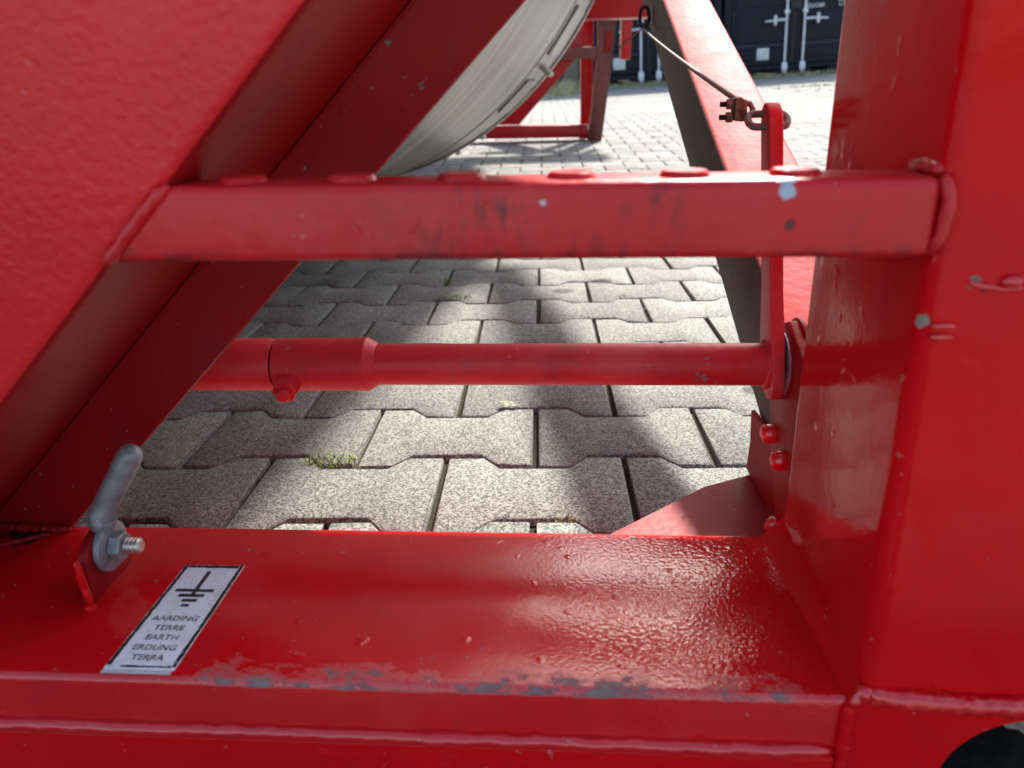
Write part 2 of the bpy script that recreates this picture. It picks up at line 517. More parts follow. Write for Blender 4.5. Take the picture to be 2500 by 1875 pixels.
# double-T concrete blocks: 200 x 140 mm pitch, laid in running bond
PY = .0467
def paver_xy(u, v):
    return (-.0833 + u * math.cos(PY) + v * math.sin(PY), .647 - u * math.sin(PY) + v * math.cos(PY))
def paver_outline(g=0.):
    hx, w, t = .0974 - g, .0810 - g, .0546 - g
    a, b = .0590, .0385
    return [(-hx, -w), (-a, -w), (-b, -t), (b, -t), (a, -w), (hx, -w), (hx, w), (a, w), (b, t), (-b, t), (-a, w), (-hx, w)]
def paver_geo(seed):
    rg = random.Random(seed)
    vv, ff = [], []
    levels = ((0., -.014), (0., -.0036), (.0010, -.0012), (.0036, .0))
    k_ = (rg.uniform(.988, 1.002), rg.uniform(.988, 1.002))
    for g, z in levels:
        for (x, y) in paver_outline(g):
            vv.append((x * k_[0] + rg.uniform(-.0007, .0007), y * k_[1] + rg.uniform(-.0007, .0007), z + rg.uniform(-.0006, .0003)))
    for L in range(3):
        for i in range(12):
            j = (i + 1) % 12
            ff.append((L * 12 + i, L * 12 + j, L * 12 + 12 + j, L * 12 + 12 + i))
    ff.append(tuple(range(36, 48)))
    return vv, ff
paver_meshes = []
for k in range(6):
    me = bpy.data.meshes.new('paver')
    vv, ff = paver_geo(k)
    me.from_pydata(vv, [], ff)
    me.shade_smooth()
    me.set_sharp_from_angle(angle=math.radians(50))
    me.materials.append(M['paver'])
    paver_meshes.append((me, vv, ff))
spots = []
for row in range(-11, 86):
    for k in range(-32, 46):
        u = k * .2 + (.1 if row % 2 == 0 else 0.)
        x, y = paver_xy(u, (row + .5) * .14)
        if in_field(x, y): spots.append((x, y))
near = sorted((p for p in spots if .42 < p[1] and -.42 * p[1] - .22 < p[0] < .40 * p[1] + .12), key=lambda p: p[1])[:300]
near_set = set(near)
field_v, field_f = [], []
rng = random.Random(3)
for (x, y) in spots:
    me, vv, ff = paver_meshes[rng.randrange(6)]
    dz = .0387 * smooth01((y - 2) / 2)
    cross = .04 * smooth01((y - 6) / 6)
    mt = Matrix.Translation((x, y, gz(x, y) + rng.uniform(-.0012, .0008))) @ Matrix.Rotation(dz + rng.uniform(-.005, .005), 4, 'X') \
        @ Matrix.Rotation(-cross + rng.uniform(-.005, .005), 4, 'Y') @ Matrix.Rotation(-PY + rng.uniform(-.006, .006) + (PI if rng.random() < .5 else 0), 4, 'Z')
    if (x, y) in near_set:
        o = bpy.data.objects.new('paver', me)
        o.parent = ground
        o.matrix_local = mt
        COL.objects.link(o)
    else:
        b = len(field_v)
        field_v += [tuple(mt @ Vector(q)) for q in vv]
        field_f += [tuple(i + b for i in q) for q in ff]
me = bpy.data.meshes.new('paver_field')
me.from_pydata(field_v, [], field_f)
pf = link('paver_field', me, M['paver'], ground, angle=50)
pf['kind'] = 'stuff'

# moss and tiny weeds in the joints
moss_bm = bmesh.new()
for _ in range(150):
    x, y = rng.choice(near[:170])
    k = rng.choice((-1, 1))
    if rng.random() < .6: px, py = x + k * .0995, y + rng.uniform(-.075, .075)
    else: px, py = x + rng.uniform(-.03, .03), y + k * .0560
    hgt_ = rng.uniform(.3, 1.)
    blades(moss_bm, (px, py, gz(px, py) - .008), rng.randrange(4, 10), .006, .006 * hgt_, .012 * hgt_, .0009, .8)
moss = from_bm('moss', moss_bm, M['moss'], smooth=False)
tag(moss, 'low moss and weed specks in the joints of the grey block paving', 'moss', kind='stuff')

# ------------------------------------------------------------------ the near silo frame
FYAW = math.radians(-4.3)
F0 = Vector((0, .2965, 0))
RF = Matrix.Rotation(FYAW, 3, 'Z')
def W(x, y, z):
    return RF @ Vector((x, y, z)) + F0

skid = empty('silo_skid', F0, FYAW)
tag(skid, 'glossy red steel base frame with post, sloping leg and step rung in the foreground', 'steel frame')
POST_X, TOP, BACK = .1575, .12, .143

# base beam with a stepped front
box('base_beam', -1.1, .1562, 0, BACK, .002, TOP, M['beam'], skid, .0042, 4)
box('cover_plate', -1.1, .1498, -.0042, -.0002, .002, .0875, M['front'], skid, .0018, 3)
weld('weld_bead', [(-1.0, -.0012, .0895), (-.6, -.0012, .0895), (-.2, -.0012, .0895), (.1495, -.0012, .0892)], .0038, skid, M['weld'], .12, 1.2)
weld('weld_bead', [(.1535, -.001, .117), (.1538, -.0012, .09), (.1535, -.001, .03)], .0032, skid, M['front'], .2)

# corner block with a round lifting hole
def corner_block():
    x0, x1, z0, z1, y0, y1 = .1564, .47, .002, .1185, .0012, BACK
    cx, cz, r = .2415, .068, .0393
    angs = [2 * PI * i / 40 for i in range(40)] + [math.atan2(b - cz, a - cx) % (2 * PI) for a in (x0, x1) for b in (z0, z1)]
    angs = sorted(angs)
    bm = bmesh.new()
    def ray_rect(t):
        c, s_ = math.cos(t), math.sin(t)
        k = min([(x1 - cx) / c if c > 1e-9 else 1e9, (x0 - cx) / c if c < -1e-9 else 1e9, (z1 - cz) / s_ if s_ > 1e-9 else 1e9, (z0 - cz) / s_ if s_ < -1e-9 else 1e9])
        return cx + c * k, cz + s_ * k
    outer = [bm.verts.new((*[ray_rect(t)[0]], y0, ray_rect(t)[1])) for t in angs]
    rim = [bm.verts.new((cx + math.cos(t) * (r + .0022), y0, cz + math.sin(t) * (r + .0022))) for t in angs]
    inn = [bm.verts.new((cx + math.cos(t) * r, y0 + .0022, cz + math.sin(t) * r)) for t in angs]
    deep = [bm.verts.new((cx + math.cos(t) * r, y0 + .012, cz + math.sin(t) * r)) for t in angs]
    back = [bm.verts.new((v.co.x, y1, v.co.z)) for v in outer]
    n = len(angs)
    for A, B in ((outer, rim), (rim, inn), (inn, deep), (back, outer)):
        for i in range(n):
            bm.faces.new((A[i], A[(i + 1) % n], B[(i + 1) % n], B[i]))
    bm.faces.new(back)
    o = from_bm('corner_block', bm, M['front'], skid, angle=40)
    prof = [(0, r + .0006), (.9, r - .001), (1, .001)]
    a, b = Vector((cx, y0 + .010, cz)), Vector((cx, y0 + .075, cz))
    bm = tube_bm([a + (b - a) * t for t, _ in prof], [q for _, q in prof], 40, caps=False)
    h = from_bm('hole_lining', bm, M['dark'], o, angle=60)
    bm = bmesh.new()
    bmesh.ops.create_icosphere(bm, subdivisions=4, radius=.022)
    for v in bm.verts:
        v.co = Vector((v.co.x * 1.25, v.co.y * .6, v.co.z * .55)) + mnoise.noise_vector(v.co * 90) * .008
        v.co += Vector((cx + .012, y0 + .017, cz + r - .004))
    from_bm('caked_dirt', bm, M['sludge'], o, angle=180)
    return o
corner_block()

# vertical post, rectangular hollow section with rounded corners
def rounded_rect(x0, x1, y0, y1, r, k=6):
    pts = []
    for cx, cy, a0 in ((x1 - r, y1 - r, 0), (x0 + r, y1 - r, 90), (x0 + r, y0 + r, 180), (x1 - r, y0 + r, 270)):
        for i in range(k + 1):
            t = math.radians(a0 + 90 * i / k)
            pts.append((cx + r * math.cos(t), cy + r * math.sin(t)))
    return pts
prism('post', rounded_rect(POST_X, .335, .0005, BACK, .0085), 'z', .1187, .98, M['post'], skid)
weld('weld_bead', [(.161, .0005, .1235), (.19, -.0015, .1208), (.24, -.002, .1195), (.34, -.002, .1185)], .0046, skid, None, .5)
weld('weld_bead', [(.154, -.0012, .1165), (.158, .0005, .1215), (.163, .0006, .1262)], .0038, skid, None, .5)
# fillet along the inner foot of the post and the run of weld at its rear corner
bm = prism_bm([(.1445, .1192), (.1590, .1192), (.1590, .1360), (.1568, .1325), (.1535, .1275), (.1490, .1225)], 'y', .006, BACK - .001)
for v in bm.verts:
    if v.co.y < .01: v.co = Vector((v.co.x + (.1580 - v.co.x) * .55, .003, v.co.z + (.1195 - v.co.z) * .4))
from_bm('foot_fillet', bm, M['post'], skid, angle=45)
weld('weld_bead', [(.1500, .1465, .1200), (.1535, .1480, .1230), (.1565, .1460, .1290)], .0066, skid, None, .4)
for z in (.3003, .2958):
    weld('weld_spatter', [(.1615, .0005, z), (.1650, -.0002, z + .0002), (.1700, .0004, z)], .0014, skid, None, .3)
weld('weld_spatter', [(.1835, .0003, .3178), (.187, -.0006, .3181), (.192, .0003, .3176)], .0026, skid, None, .3)
weld('weld_spatter', [(.172, .0003, .3172), (.176, .0, .3160), (.185, .0003, .3147), (.192, .0003, .3150)], .0013, skid, None, .3)

# sloping leg: box with a wider flange plate at its back
leg = prism('leg', [(-.367, .1205), (.1572, .6445), (.1572, .86), (-.36, .86), (-1.09, .1205)], 'y', .0004, .1345, M['leg'], skid, .0058, 4)  # widened leftwards out of view to darken the paving behind
leg.data.materials.append(M['dull'])          # darker red paints in the shade on the underside
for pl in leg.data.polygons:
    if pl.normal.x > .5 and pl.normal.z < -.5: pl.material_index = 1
prism('leg_flange', [(-.3090, .1205), (.1572, .5865), (.1572, .80), (-.38, .80), (-1.08, .1205)], 'y', .1350, .1432, M['dull'], skid, .0016, 2)  # widened out of view with the leg, for the same shade
weld('weld_bead', [(-.372, .1335, .1215), (-.345, .1332, .1225), (-.325, .1330, .1222), (-.307, .1338, .1215)], .0034, skid, M['dull'], .8)
weld('weld_bead', [(z - .4865, .1335, z) for z in (.13, .2, .3, .4, .5)], .0011, skid, M['dull'], .3)
weld('weld_bead', [(-.385, .100, .1212), (-.355, .108, .1215), (-.335, .118, .1213), (-.318, .128, .1212)], .0016, skid, M['dull'], .8)

# step rung with pressed studs
rung = prism('step_rung', [(-.1612, .3278), (.1574, .3268), (.1574, .3560), (-.1318, .3572)], 'y', -.0008, .031, M['rung'], skid, .0040, 4)
for x in (-.1063, -.0623, -.0188, .0240, .0670, .1083):
    zt = .3565 - .0012 * (x + .13) / .29
    prof = [(0, .0104), (.35, .0098), (.85, .0088), (1., .0080), (.9, .0060), (.1, .0050)]
    a, b = Vector((x, .0145, zt - .0005)), Vector((x, .0145, zt + .0030))
    bm = tube_bm([a + (b - a) * t for t, _ in prof], [q for _, q in prof], 20)
    from_bm('tread_stud', bm, M['rung'], rung, angle=30)
weld('weld_bead', [(-.1610, -.0008, .3272), (-.150, -.0012, .3385), (-.1395, -.0010, .3490), (-.1300, .0005, .3575)], .0024, skid, M['rung'], .4, .9)
weld('weld_bead', [(.1565, .0000, .3285), (.1590, -.0010, .3360), (.1592, -.0010, .3480), (.1575, .0006, .3570)], .0027, skid, M['rung'], .2, 1.1)
weld('weld_bead', [(.1570, .004, .3575), (.1572, .018, .3585), (.1570, .03, .3580)], .0028, skid, M['rung'], .2, 1.0)

# raking brace that runs up and away from the foot of the post, and its gusset plates
BRB = lambda y: .026 + .343 * y
BRT = lambda y: .126 + .341 * y
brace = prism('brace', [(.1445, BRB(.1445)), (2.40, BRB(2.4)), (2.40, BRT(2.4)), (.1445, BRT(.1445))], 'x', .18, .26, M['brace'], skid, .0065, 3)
brace.data.materials.append(M['dark_brown'])  # dark brown material for the left and under faces
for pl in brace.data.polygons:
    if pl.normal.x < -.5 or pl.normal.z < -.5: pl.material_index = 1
prism('gusset_plate', [(-.012, .1445), (.30, .1445), (.30, .34), (.1845, .3075), (.135, .281)], 'z', .0735, .0800, M['dull'], skid, .0010, 1)
prism('web_plate', [(.1445, .0805), (.313, .0805), (.306, .108), (.314, .1345), (.1445, .15)], 'x', .1755, .1795, M['dull'], skid, .0010, 1)
brk = prism('bearing_bracket', [(.1440, .095), (.190, .098), (.222, .138), (.2380, .175), (.2420, .2105), (.2320, .2330), (.2120, .2410), (.1900, .2330), (.1440, .215)], 'x', .1690, .1752, M['dull'], skid, .0014, 2)
for (y, z) in ((.2190, .1560), (.1880, .1500)):
    cyl('bolt_head', (.1693, y, z), (.1600, y, z), [(0, .0072), (.55, .0070), (.85, .0055), (1, .003)], M['weld'], skid, 14, 60)

# cross member past the end of the drum, and an unseen rail and upright added to shade the beam
box('cross_member', .015, .40, 2.80, 2.90, .6180, .80, M['far'], skid, .004, 2)
box('added_shade_rail', -.06, 1.30, .575, .745, .70, .80, M['far'], skid, .006, 2)
box('added_rail_upright', 1.20, 1.29, .615, .705, .002, .6995, M['far'], skid, .006, 2)

# earth terminal: welded tab, crimped cable lug, nut and stud
TY, TZ = .080, .1445
tab = []
for i in range(15):
    t = math.radians(0 + 180 * i / 14)
    tab.append((TY + .0200 * math.cos(t), TZ + .0120 * math.sin(t)))
tab = [(TY + .0205, .1195)] + tab + [(TY - .0235, .1195)]
term = prism('earth_terminal_tab', tab, 'x', -.2525, -.2466, M['dull'], skid, .0012, 2)
term['label'] = 'red painted steel tab that carries the earth connection'
weld('weld_bead', [(-.2495, .0560, .1500), (-.2490, .0555, .1400), (-.2470, .0550, .1290), (-.2450, .0530, .1215)], .0022, term, M['front'], .25, 1.0)
weld('weld_bead', [(-.2485, .0535, .1210), (-.2425, .0525, .1208)], .0036, term, M['front'], .3)
def lug():
    bm = bmesh.new()
    # flattened palm around the stud, then a round crimp barrel rising to the upper right
    disc = [(TY + .0150 * math.cos(2 * PI * i / 28), TZ + .0150 * math.sin(2 * PI * i / 28)) for i in range(28)]
    prism_bm(disc, 'x', -.2464, -.2422, .0010, 2, bm)
    path = [(-.2452, TY, TZ + .008), (-.2455, TY, TZ + .013), (-.2450, TY, TZ + .0175)]
    a, b = Vector((-.2455, TY, TZ + .0205)), Vector((-.2172, TY + .001, TZ + .0640))
    d = (b - a).normalized()
    pts, rad = [], []
    for q, rr in zip(path, (.0046, .0068, .0082)):
        pts.append(Vector(q)); rad.append(rr)
    for t in (0, .3, .6, .86):
        pts.append(a.lerp(b, t)); rad.append(.0069)
    for k in range(1, 7):
        th = PI / 2 * k / 6
        pts.append(a.lerp(b, .86) + d * .0069 * math.sin(th)); rad.append(max(.0004, .0069 * math.cos(th)))
    tube_bm(pts, rad, 24, bm=bm)
    return from_bm('cable_lug', bm, M['zinc'], term, angle=50)
lug()
hexnut('nut', (-.2422, TY, TZ), (-.2350, TY, TZ), .0088, M['zinc'], term)
thr = [(-.2350 + .0006 * i, TY, TZ) for i in range(17)]
tube('stud', thr, [.0048 if i % 4 in (1, 2) else .0040 for i in range(16)] + [.0036], M['steel'], term, 18, angle=25)

# earthing sticker on the beam
SZ = TOP + .0004
SX0, SX1, SY0, SY1 = -.2109, -.1738, .0058, .0970
st = prism('sticker', rect(SX0, SX1, SY0, SY1), 'z', TOP + .0001, SZ, M['sticker'], skid)
st['label'] = 'white earthing sticker with black border and five languages of capitals'
def flat(name, x0, x1, y0, y1, z, mat, par):
    bm = bmesh.new()
    bm.faces.new([bm.verts.new(p) for p in ((x0, y0, z), (x1, y0, z), (x1, y1, z), (x0, y1, z))])
    return from_bm(name, bm, mat, par, smooth=False)
def ragged_strip(name, x0, x1, y0, y1, z, par):
    rg = random.Random(int(abs(x0 * 7e4 + y0 * 3e4)))
    bm = bmesh.new()
    long_y = (y1 - y0) > (x1 - x0)
    n = 46 if long_y else 20
    A, B = [], []
    for i in range(n + 1):
        t = i / n
        j0, j1 = rg.uniform(-.00018, .00035), rg.uniform(-.00035, .00018)
        if long_y:
            A.append(bm.verts.new((x0 + j0, y0 + (y1 - y0) * t, z))); B.append(bm.verts.new((x1 + j1, y0 + (y1 - y0) * t, z)))
        else:
            A.append(bm.verts.new((x0 + (x1 - x0) * t, y0 + j0, z))); B.append(bm.verts.new((x0 + (x1 - x0) * t, y1 + j1, z)))
    for i in range(n): bm.faces.new((A[i], A[i + 1], B[i + 1], B[i]))
    return from_bm(name, bm, M['border'], par, smooth=False)
flat('glue_residue', SX0 + .0, SX1 - .0008, .0026, SY0 - .0001, TOP + .0002, M['plate'], st)
z1, z2 = SZ + .00012, SZ + .00024
ragged_strip('printed_border', SX0 + .0002, SX0 + .0026, SY0 + .002, SY1 - .0002, z1, st)
ragged_strip('printed_border', SX1 - .0026, SX1 - .0002, SY0 + .002, SY1 - .0002, z1, st)
ragged_strip('printed_border', SX0 + .0027, SX1 - .0027, SY1 - .0030, SY1 - .0003, z1, st)
ragged_strip('printed_border', SX0 + .0080, SX1 - .0027, SY0 + .0012, SY0 + .0026, z1, st)
bm = bmesh.new()
def quad(bm, x0, x1, y0, y1, z):
    bm.faces.new([bm.verts.new(p) for p in ((x0, y0, z), (x1, y0, z), (x1, y1, z), (x0, y1, z))])
quad(bm, -.1942, -.1916, .0727, .0906, z1)
quad(bm, -.2050, -.1820, .0700, .0727, z1)
quad(bm, -.2010, -.1856, .0651, .0680, z1)
quad(bm, -.1968, -.1879, .0606, .0634, z1)
quad(bm, -.1950, -.1906, .0560, .0588, z1)
quad(bm, -.1942, -.1916, .0680, .07, z1)
from_bm('earth_symbol', bm, M['ink'], st, smooth=False)
for body, y in (('AARDING', .0456), ('TERRE', .0376), ('EARTH', .0298), ('ERDUNG', .0217), ('TERRA', .0141)):
    mt = Matrix.Translation((-.1925 + (.0003 if body != 'AARDING' else 0), y, z2))
    text_mesh('printed_word', body, .0058, M['inktext'], st, mt, 0., 1.02, .00012)

# ------------------------------------------------------------------ operating shaft with its lever
shaft = empty('operating_shaft', W(-.05, .212, .2105), FYAW)
tag(shaft, 'red tube shaft with coupling sleeve and upright flat lever behind the rung', 'shaft')
def S(x, y, z): return (x + .05, y - .212, z - .2105)
PYy, PZ = .212, .2105
cyl('tube', S(-.118, PYy, PZ), S(.158, PYy, PZ), [(0, .0145), (.5, .0145), (1, .0145)], M['pipe'], shaft, 32)
cyl('coupling_sleeve', S(-.1815, PYy, PZ), S(-.1095, PYy, PZ), [(0, .0170), (.012, .0186), (.86, .0188), (.875, .0191), (.90, .0191), (1, .0148)], M['pipe'], shaft, 36, 25)
cyl('inner_tube', S(-.300, PYy, PZ), S(-.1825, PYy, PZ), [(0, .0186), (.97, .0186), (1, .0172)], M['pipe'], shaft, 36, 25)
ba, bb = Vector(S(-.1700, PYy - .0145, PZ - .0085)), Vector(S(-.1700, PYy - .0255, PZ - .0120))
hexnut('nut', ba, bb, .0092, M['pipe'], shaft)
cyl('bolt_end', bb - (bb - ba) * .1, bb + (bb - ba) * .42, [(0, .0050), (.8, .0050), (1, .0040)], M['pipe'], shaft, 16)
# lever: flat bar with round ends, leaning a little towards the tube
def lever():
    bm = bmesh.new()
    pts = []
    zt, zb, hw = .3665, .2060, .0115
    for i in range(9):
        t = math.radians(180 * i / 8)
        pts.append((PYy + hw * math.cos(t), zt + hw * math.sin(t)))
    pts += [(PYy - hw, .262), (PYy - .0155, .235)]
    for i in range(1, 12):
        t = math.radians(180 + 180 * i / 12)
        pts.append((PYy + .0200 * math.cos(t), zb + .0200 * math.sin(t)))
    pts += [(PYy + .0155, .235), (PYy + hw, .262)]
    prism_bm(pts, 'x', -.0043, .0043, .0014, 2, bm)
    for v in bm.verts:
        k = (v.co.z - .206) / .16
        v.co.x += .1615 - .0150 * k
        v.co = Vector(S(*v.co))
    return from_bm('lever_arm', bm, M['pipe'], shaft)
lever()
weld('weld_bead', [S(.1565, PYy + .0150 * math.cos(t), PZ + .0150 * math.sin(t)) for t in [2 * PI * i / 10 for i in range(11)]], .0022, shaft, M['pipe'], .4)
for x0, x1, r, mt in ((.1662, .1676, .0225, 'washer'), (.1677, .1694, .0240, 'dull')):
    cyl('washer', S(x0, PYy, PZ), S(x1, PYy, PZ), [(0, r), (.1, r), (.9, r), (1, r - .0003)], M[mt], shaft, 32)
cyl('bearing_collar', S(.1754, PYy, PZ + .002), S(.1790, PYy, PZ + .002), [(0, .0285), (.15, .0295), (.85, .0295), (1, .0285)], M['dull'], shaft, 36)

# ------------------------------------------------------------------ wire cable with clamp and link
cable = empty('wire_cable', W(.132, .235, .372), FYAW)
tag(cable, 'thin rusty steel cable with bolted rope clamp running from lever to brace', 'cable')
def C(x, y, z): return (x - .132, y - .235, z - .372)
a, b = Vector(C(.1285, .236, .3795)), Vector(C(.163, 1.315, .489))
cpts = [a.lerp(b, t) - Vector((0, 0, .003 * 4 * t * (1 - t))) for t in [i / 16 for i in range(17)]]
tube('cable', [Vector(C(.1325, .226, .3775))] + cpts, .0019, M['rope'], cable, 10)
ring = [C(.1660 + .0085 * math.cos(t), 1.318 + .004 * math.sin(t), .508 + .019 * math.sin(t)) for t in [2 * PI * i / 18 for i in range(18)]]
tube('eye_ring', ring, .0033, M['gasket'], cable, 10, closed=True)
tube('loose_end', [C(.162, 1.318, .489), C(.150, 1.33, .480), C(.135, 1.34, .468), C(.122, 1.345, .458)], .0016, M['rope'], cable, 8)
link_pts = []
for i in range(24):
    t = 2 * PI * i / 24
    ex = .0075 if abs(math.cos(t)) > .3 else .0075 * abs(math.cos(t)) / .3
    link_pts.append(C(.1438 + math.copysign(ex, math.cos(t)) + .0042 * math.cos(t), .2125 - .0055 * math.sin(t), .3675 - .0036 * math.sin(t)))
tube('chain_link', link_pts, .0023, M['rope'], cable, 12, closed=True)
clamp_poly = [(.1268, .3668), (.1330, .3662), (.1345, .3725), (.1335, .3785), (.1298, .3812), (.1262, .3805)]
bm = prism_bm(clamp_poly, 'y', .2255, .2400, .0012, 2)
for v in bm.verts: v.co = Vector(C(*v.co))
cl = from_bm('clamp_saddle', bm, M['bronze'], cable, angle=25)
for z in (.3768, .3690):
    hexnut('nut', C(.1262, .2310, z), C(.1222, .2310, z), .0036, M['rope'], cable)
    tube('threaded_end', [C(.1225 - .0004 * i, .2310, z) for i in range(12)], [.0019 if i % 2 else .0016 for i in range(12)], M['gasket'], cable, 10)
tube('u_bolt', [C(.131, .2310, .3768), C(.1365, .2310, .3768), C(.1385, .231, .3735), C(.1378, .231, .3700), C(.1350, .231, .3690), C(.131, .231, .3690)], .0019, M['rope'], cable, 10)

# ------------------------------------------------------------------ silo drum
DYAW = math.radians(-10)
drum = empty('silo_drum', (-.827, 2.0, .073), DYAW)
tag(drum, 'streaky off-white cylindrical silo drum lying behind the red frame', 'silo')
DR, DZ = 1.092, 1.165 - .073
def drum_shell(y0, y1, R, name, mat, rings=10, ends=True):
    bm = bmesh.new()
    prof = []
    if ends:
        for i in range(9):
            t = PI / 2 * i / 8
            prof.append((y0 - .16 * math.cos(t), max(.002, R * (1 - (1 - math.sin(t)) ** 1.4))))
    for i in range(rings + 1): prof.append((y0 + (y1 - y0) * i / rings, R))
    if ends:
        for i in range(9):
            t = PI / 2 * (8 - i) / 8
            prof.append((y1 + .16 * math.cos(t), max(.002, R * (1 - (1 - math.sin(t)) ** 1.4))))
    tube_bm([(0, y, DZ) for y, _ in prof], [r for _, r in prof], 160, bm=bm)
    return from_bm(name, bm, mat, drum, angle=50)
drum_shell(-1.30, .99, DR - .004, 'shell', M['drum'])
drum_shell(-1.33, .600, DR, 'near_course', M['drum'], ends=False)
drum_shell(.596, .610, DR + .003, 'girth_seam', M['drum'], 2, ends=False)
drum_shell(.980, 1.010, DR + .004, 'end_ring', M['drum'], 2, ends=False)
bm = bmesh.new()
prof = [(1.012, DR - .03), (1.30, DR - .10), (2.60, .74), (2.75, .70), (2.80, .60), (2.82, .004)]
tube_bm([(0, y, DZ) for y, _ in prof], [q for _, q in prof], 96, bm=bm)
from_bm('cone', bm, M['drum'], drum, angle=50)
def on_drum(deg, y, r=DR):
    t = math.radians(deg)
    return Vector((r * math.cos(t), y, DZ + r * math.sin(t)))
for deg, y, w, l, hh, nm in ((-41, .80, .014, .09, .034, 'lifting_lug'), (-34.5, .78, .16, .20, .004, 'pad_strip'), (-47, .78, .13, .20, .004, 'pad_strip')):
    p = on_drum(deg, y)
    t = math.radians(deg)
    mt = Matrix.Translation(p) @ Matrix.Rotation(-(t + PI / 2), 4, 'Y')
    bm = prism_bm(rect(-w / 2, w / 2, -l / 2, l / 2), 'z', -hh, .004, .0015, 1)
    bmesh.ops.transform(bm, matrix=mt, verts=bm.verts)
    from_bm(nm, bm, M['drum'], drum)
for deg in (-66, -63.5, -58):
    p = on_drum(deg, .995)
    q = on_drum(deg, .995, DR + .016)
    cyl('bolt_head', p, q, [(0, .011), (.7, .011), (1, .008)], M['plate'], drum, 12)

# ------------------------------------------------------------------ far support frame
FX, FY = .55, 5.0
FZ = gz(FX, FY)
far = empty('support_trestle', (FX, FY, FZ))
tag(far, 'far red steel support frame with tapered leg, base bar and diagonal under the drum', 'steel frame')
def Q(x, y, z): return (x - FX, y - FY, z - FZ)
def quadprism(name, pts, y0, y1, mat, bev=.006):
    return prism(name, [(x - FX, z - FZ) for x, z in pts], 'y', y0 - FY, y1 - FY, mat, far, bev, 2)
quadprism('leg', [(.507, FZ), (.587, FZ), (.655, .64), (.665, .76), (.560, .76), (.561, .63)], 4.98, 5.09, M['brown'])
quadprism('side_plate', [(.474, .165), (.540, .165), (.548, .80), (.470, .80)], 5.16, 5.20, M['far'], .003)
quadprism('foot_block', [(.455, FZ + .012), (.5065, FZ + .012), (.5065, .175), (.455, .175)], 5.02, 5.14, M['far'], .004)
quadprism('base_bar', [(-.62, .108), (.4545, .099), (.4545, .172), (-.62, .182)], 5.02, 5.12, M['far'], .004)
quadprism('diagonal_strut', [(-.10, .1835), (.085, .1805), (.456, .575), (.469, .60), (.469, .76), (.40, .76)], 5.05, 5.11, M['far'], .004)
quadprism('arm', [(.10, .545), (.5595, .545), (.5595, .610), (.10, .610)], 4.985, 5.045, M['brown'], .004)
quadprism('slotted_bracket', [(.500, .765), (.76, .765), (.76, .86), (.500, .86)], 4.93, 5.06, M['brown'], .004)
quadprism('hanging_bracket', [(.690, .535), (.745, .535), (.752, .764), (.690, .764)], 4.95, 5.03, M['far'], .003)
quadprism('slot_insert', [(.594, .58), (.628, .58), (.634, .69), (.598, .69)], 4.968, 4.979, M['dull'], .002)
quadprism('cross_rail', [(-1.7, .865), (.92, .865), (.92, .98), (-1.7, .98)], 4.95, 5.15, M['far'], .004)

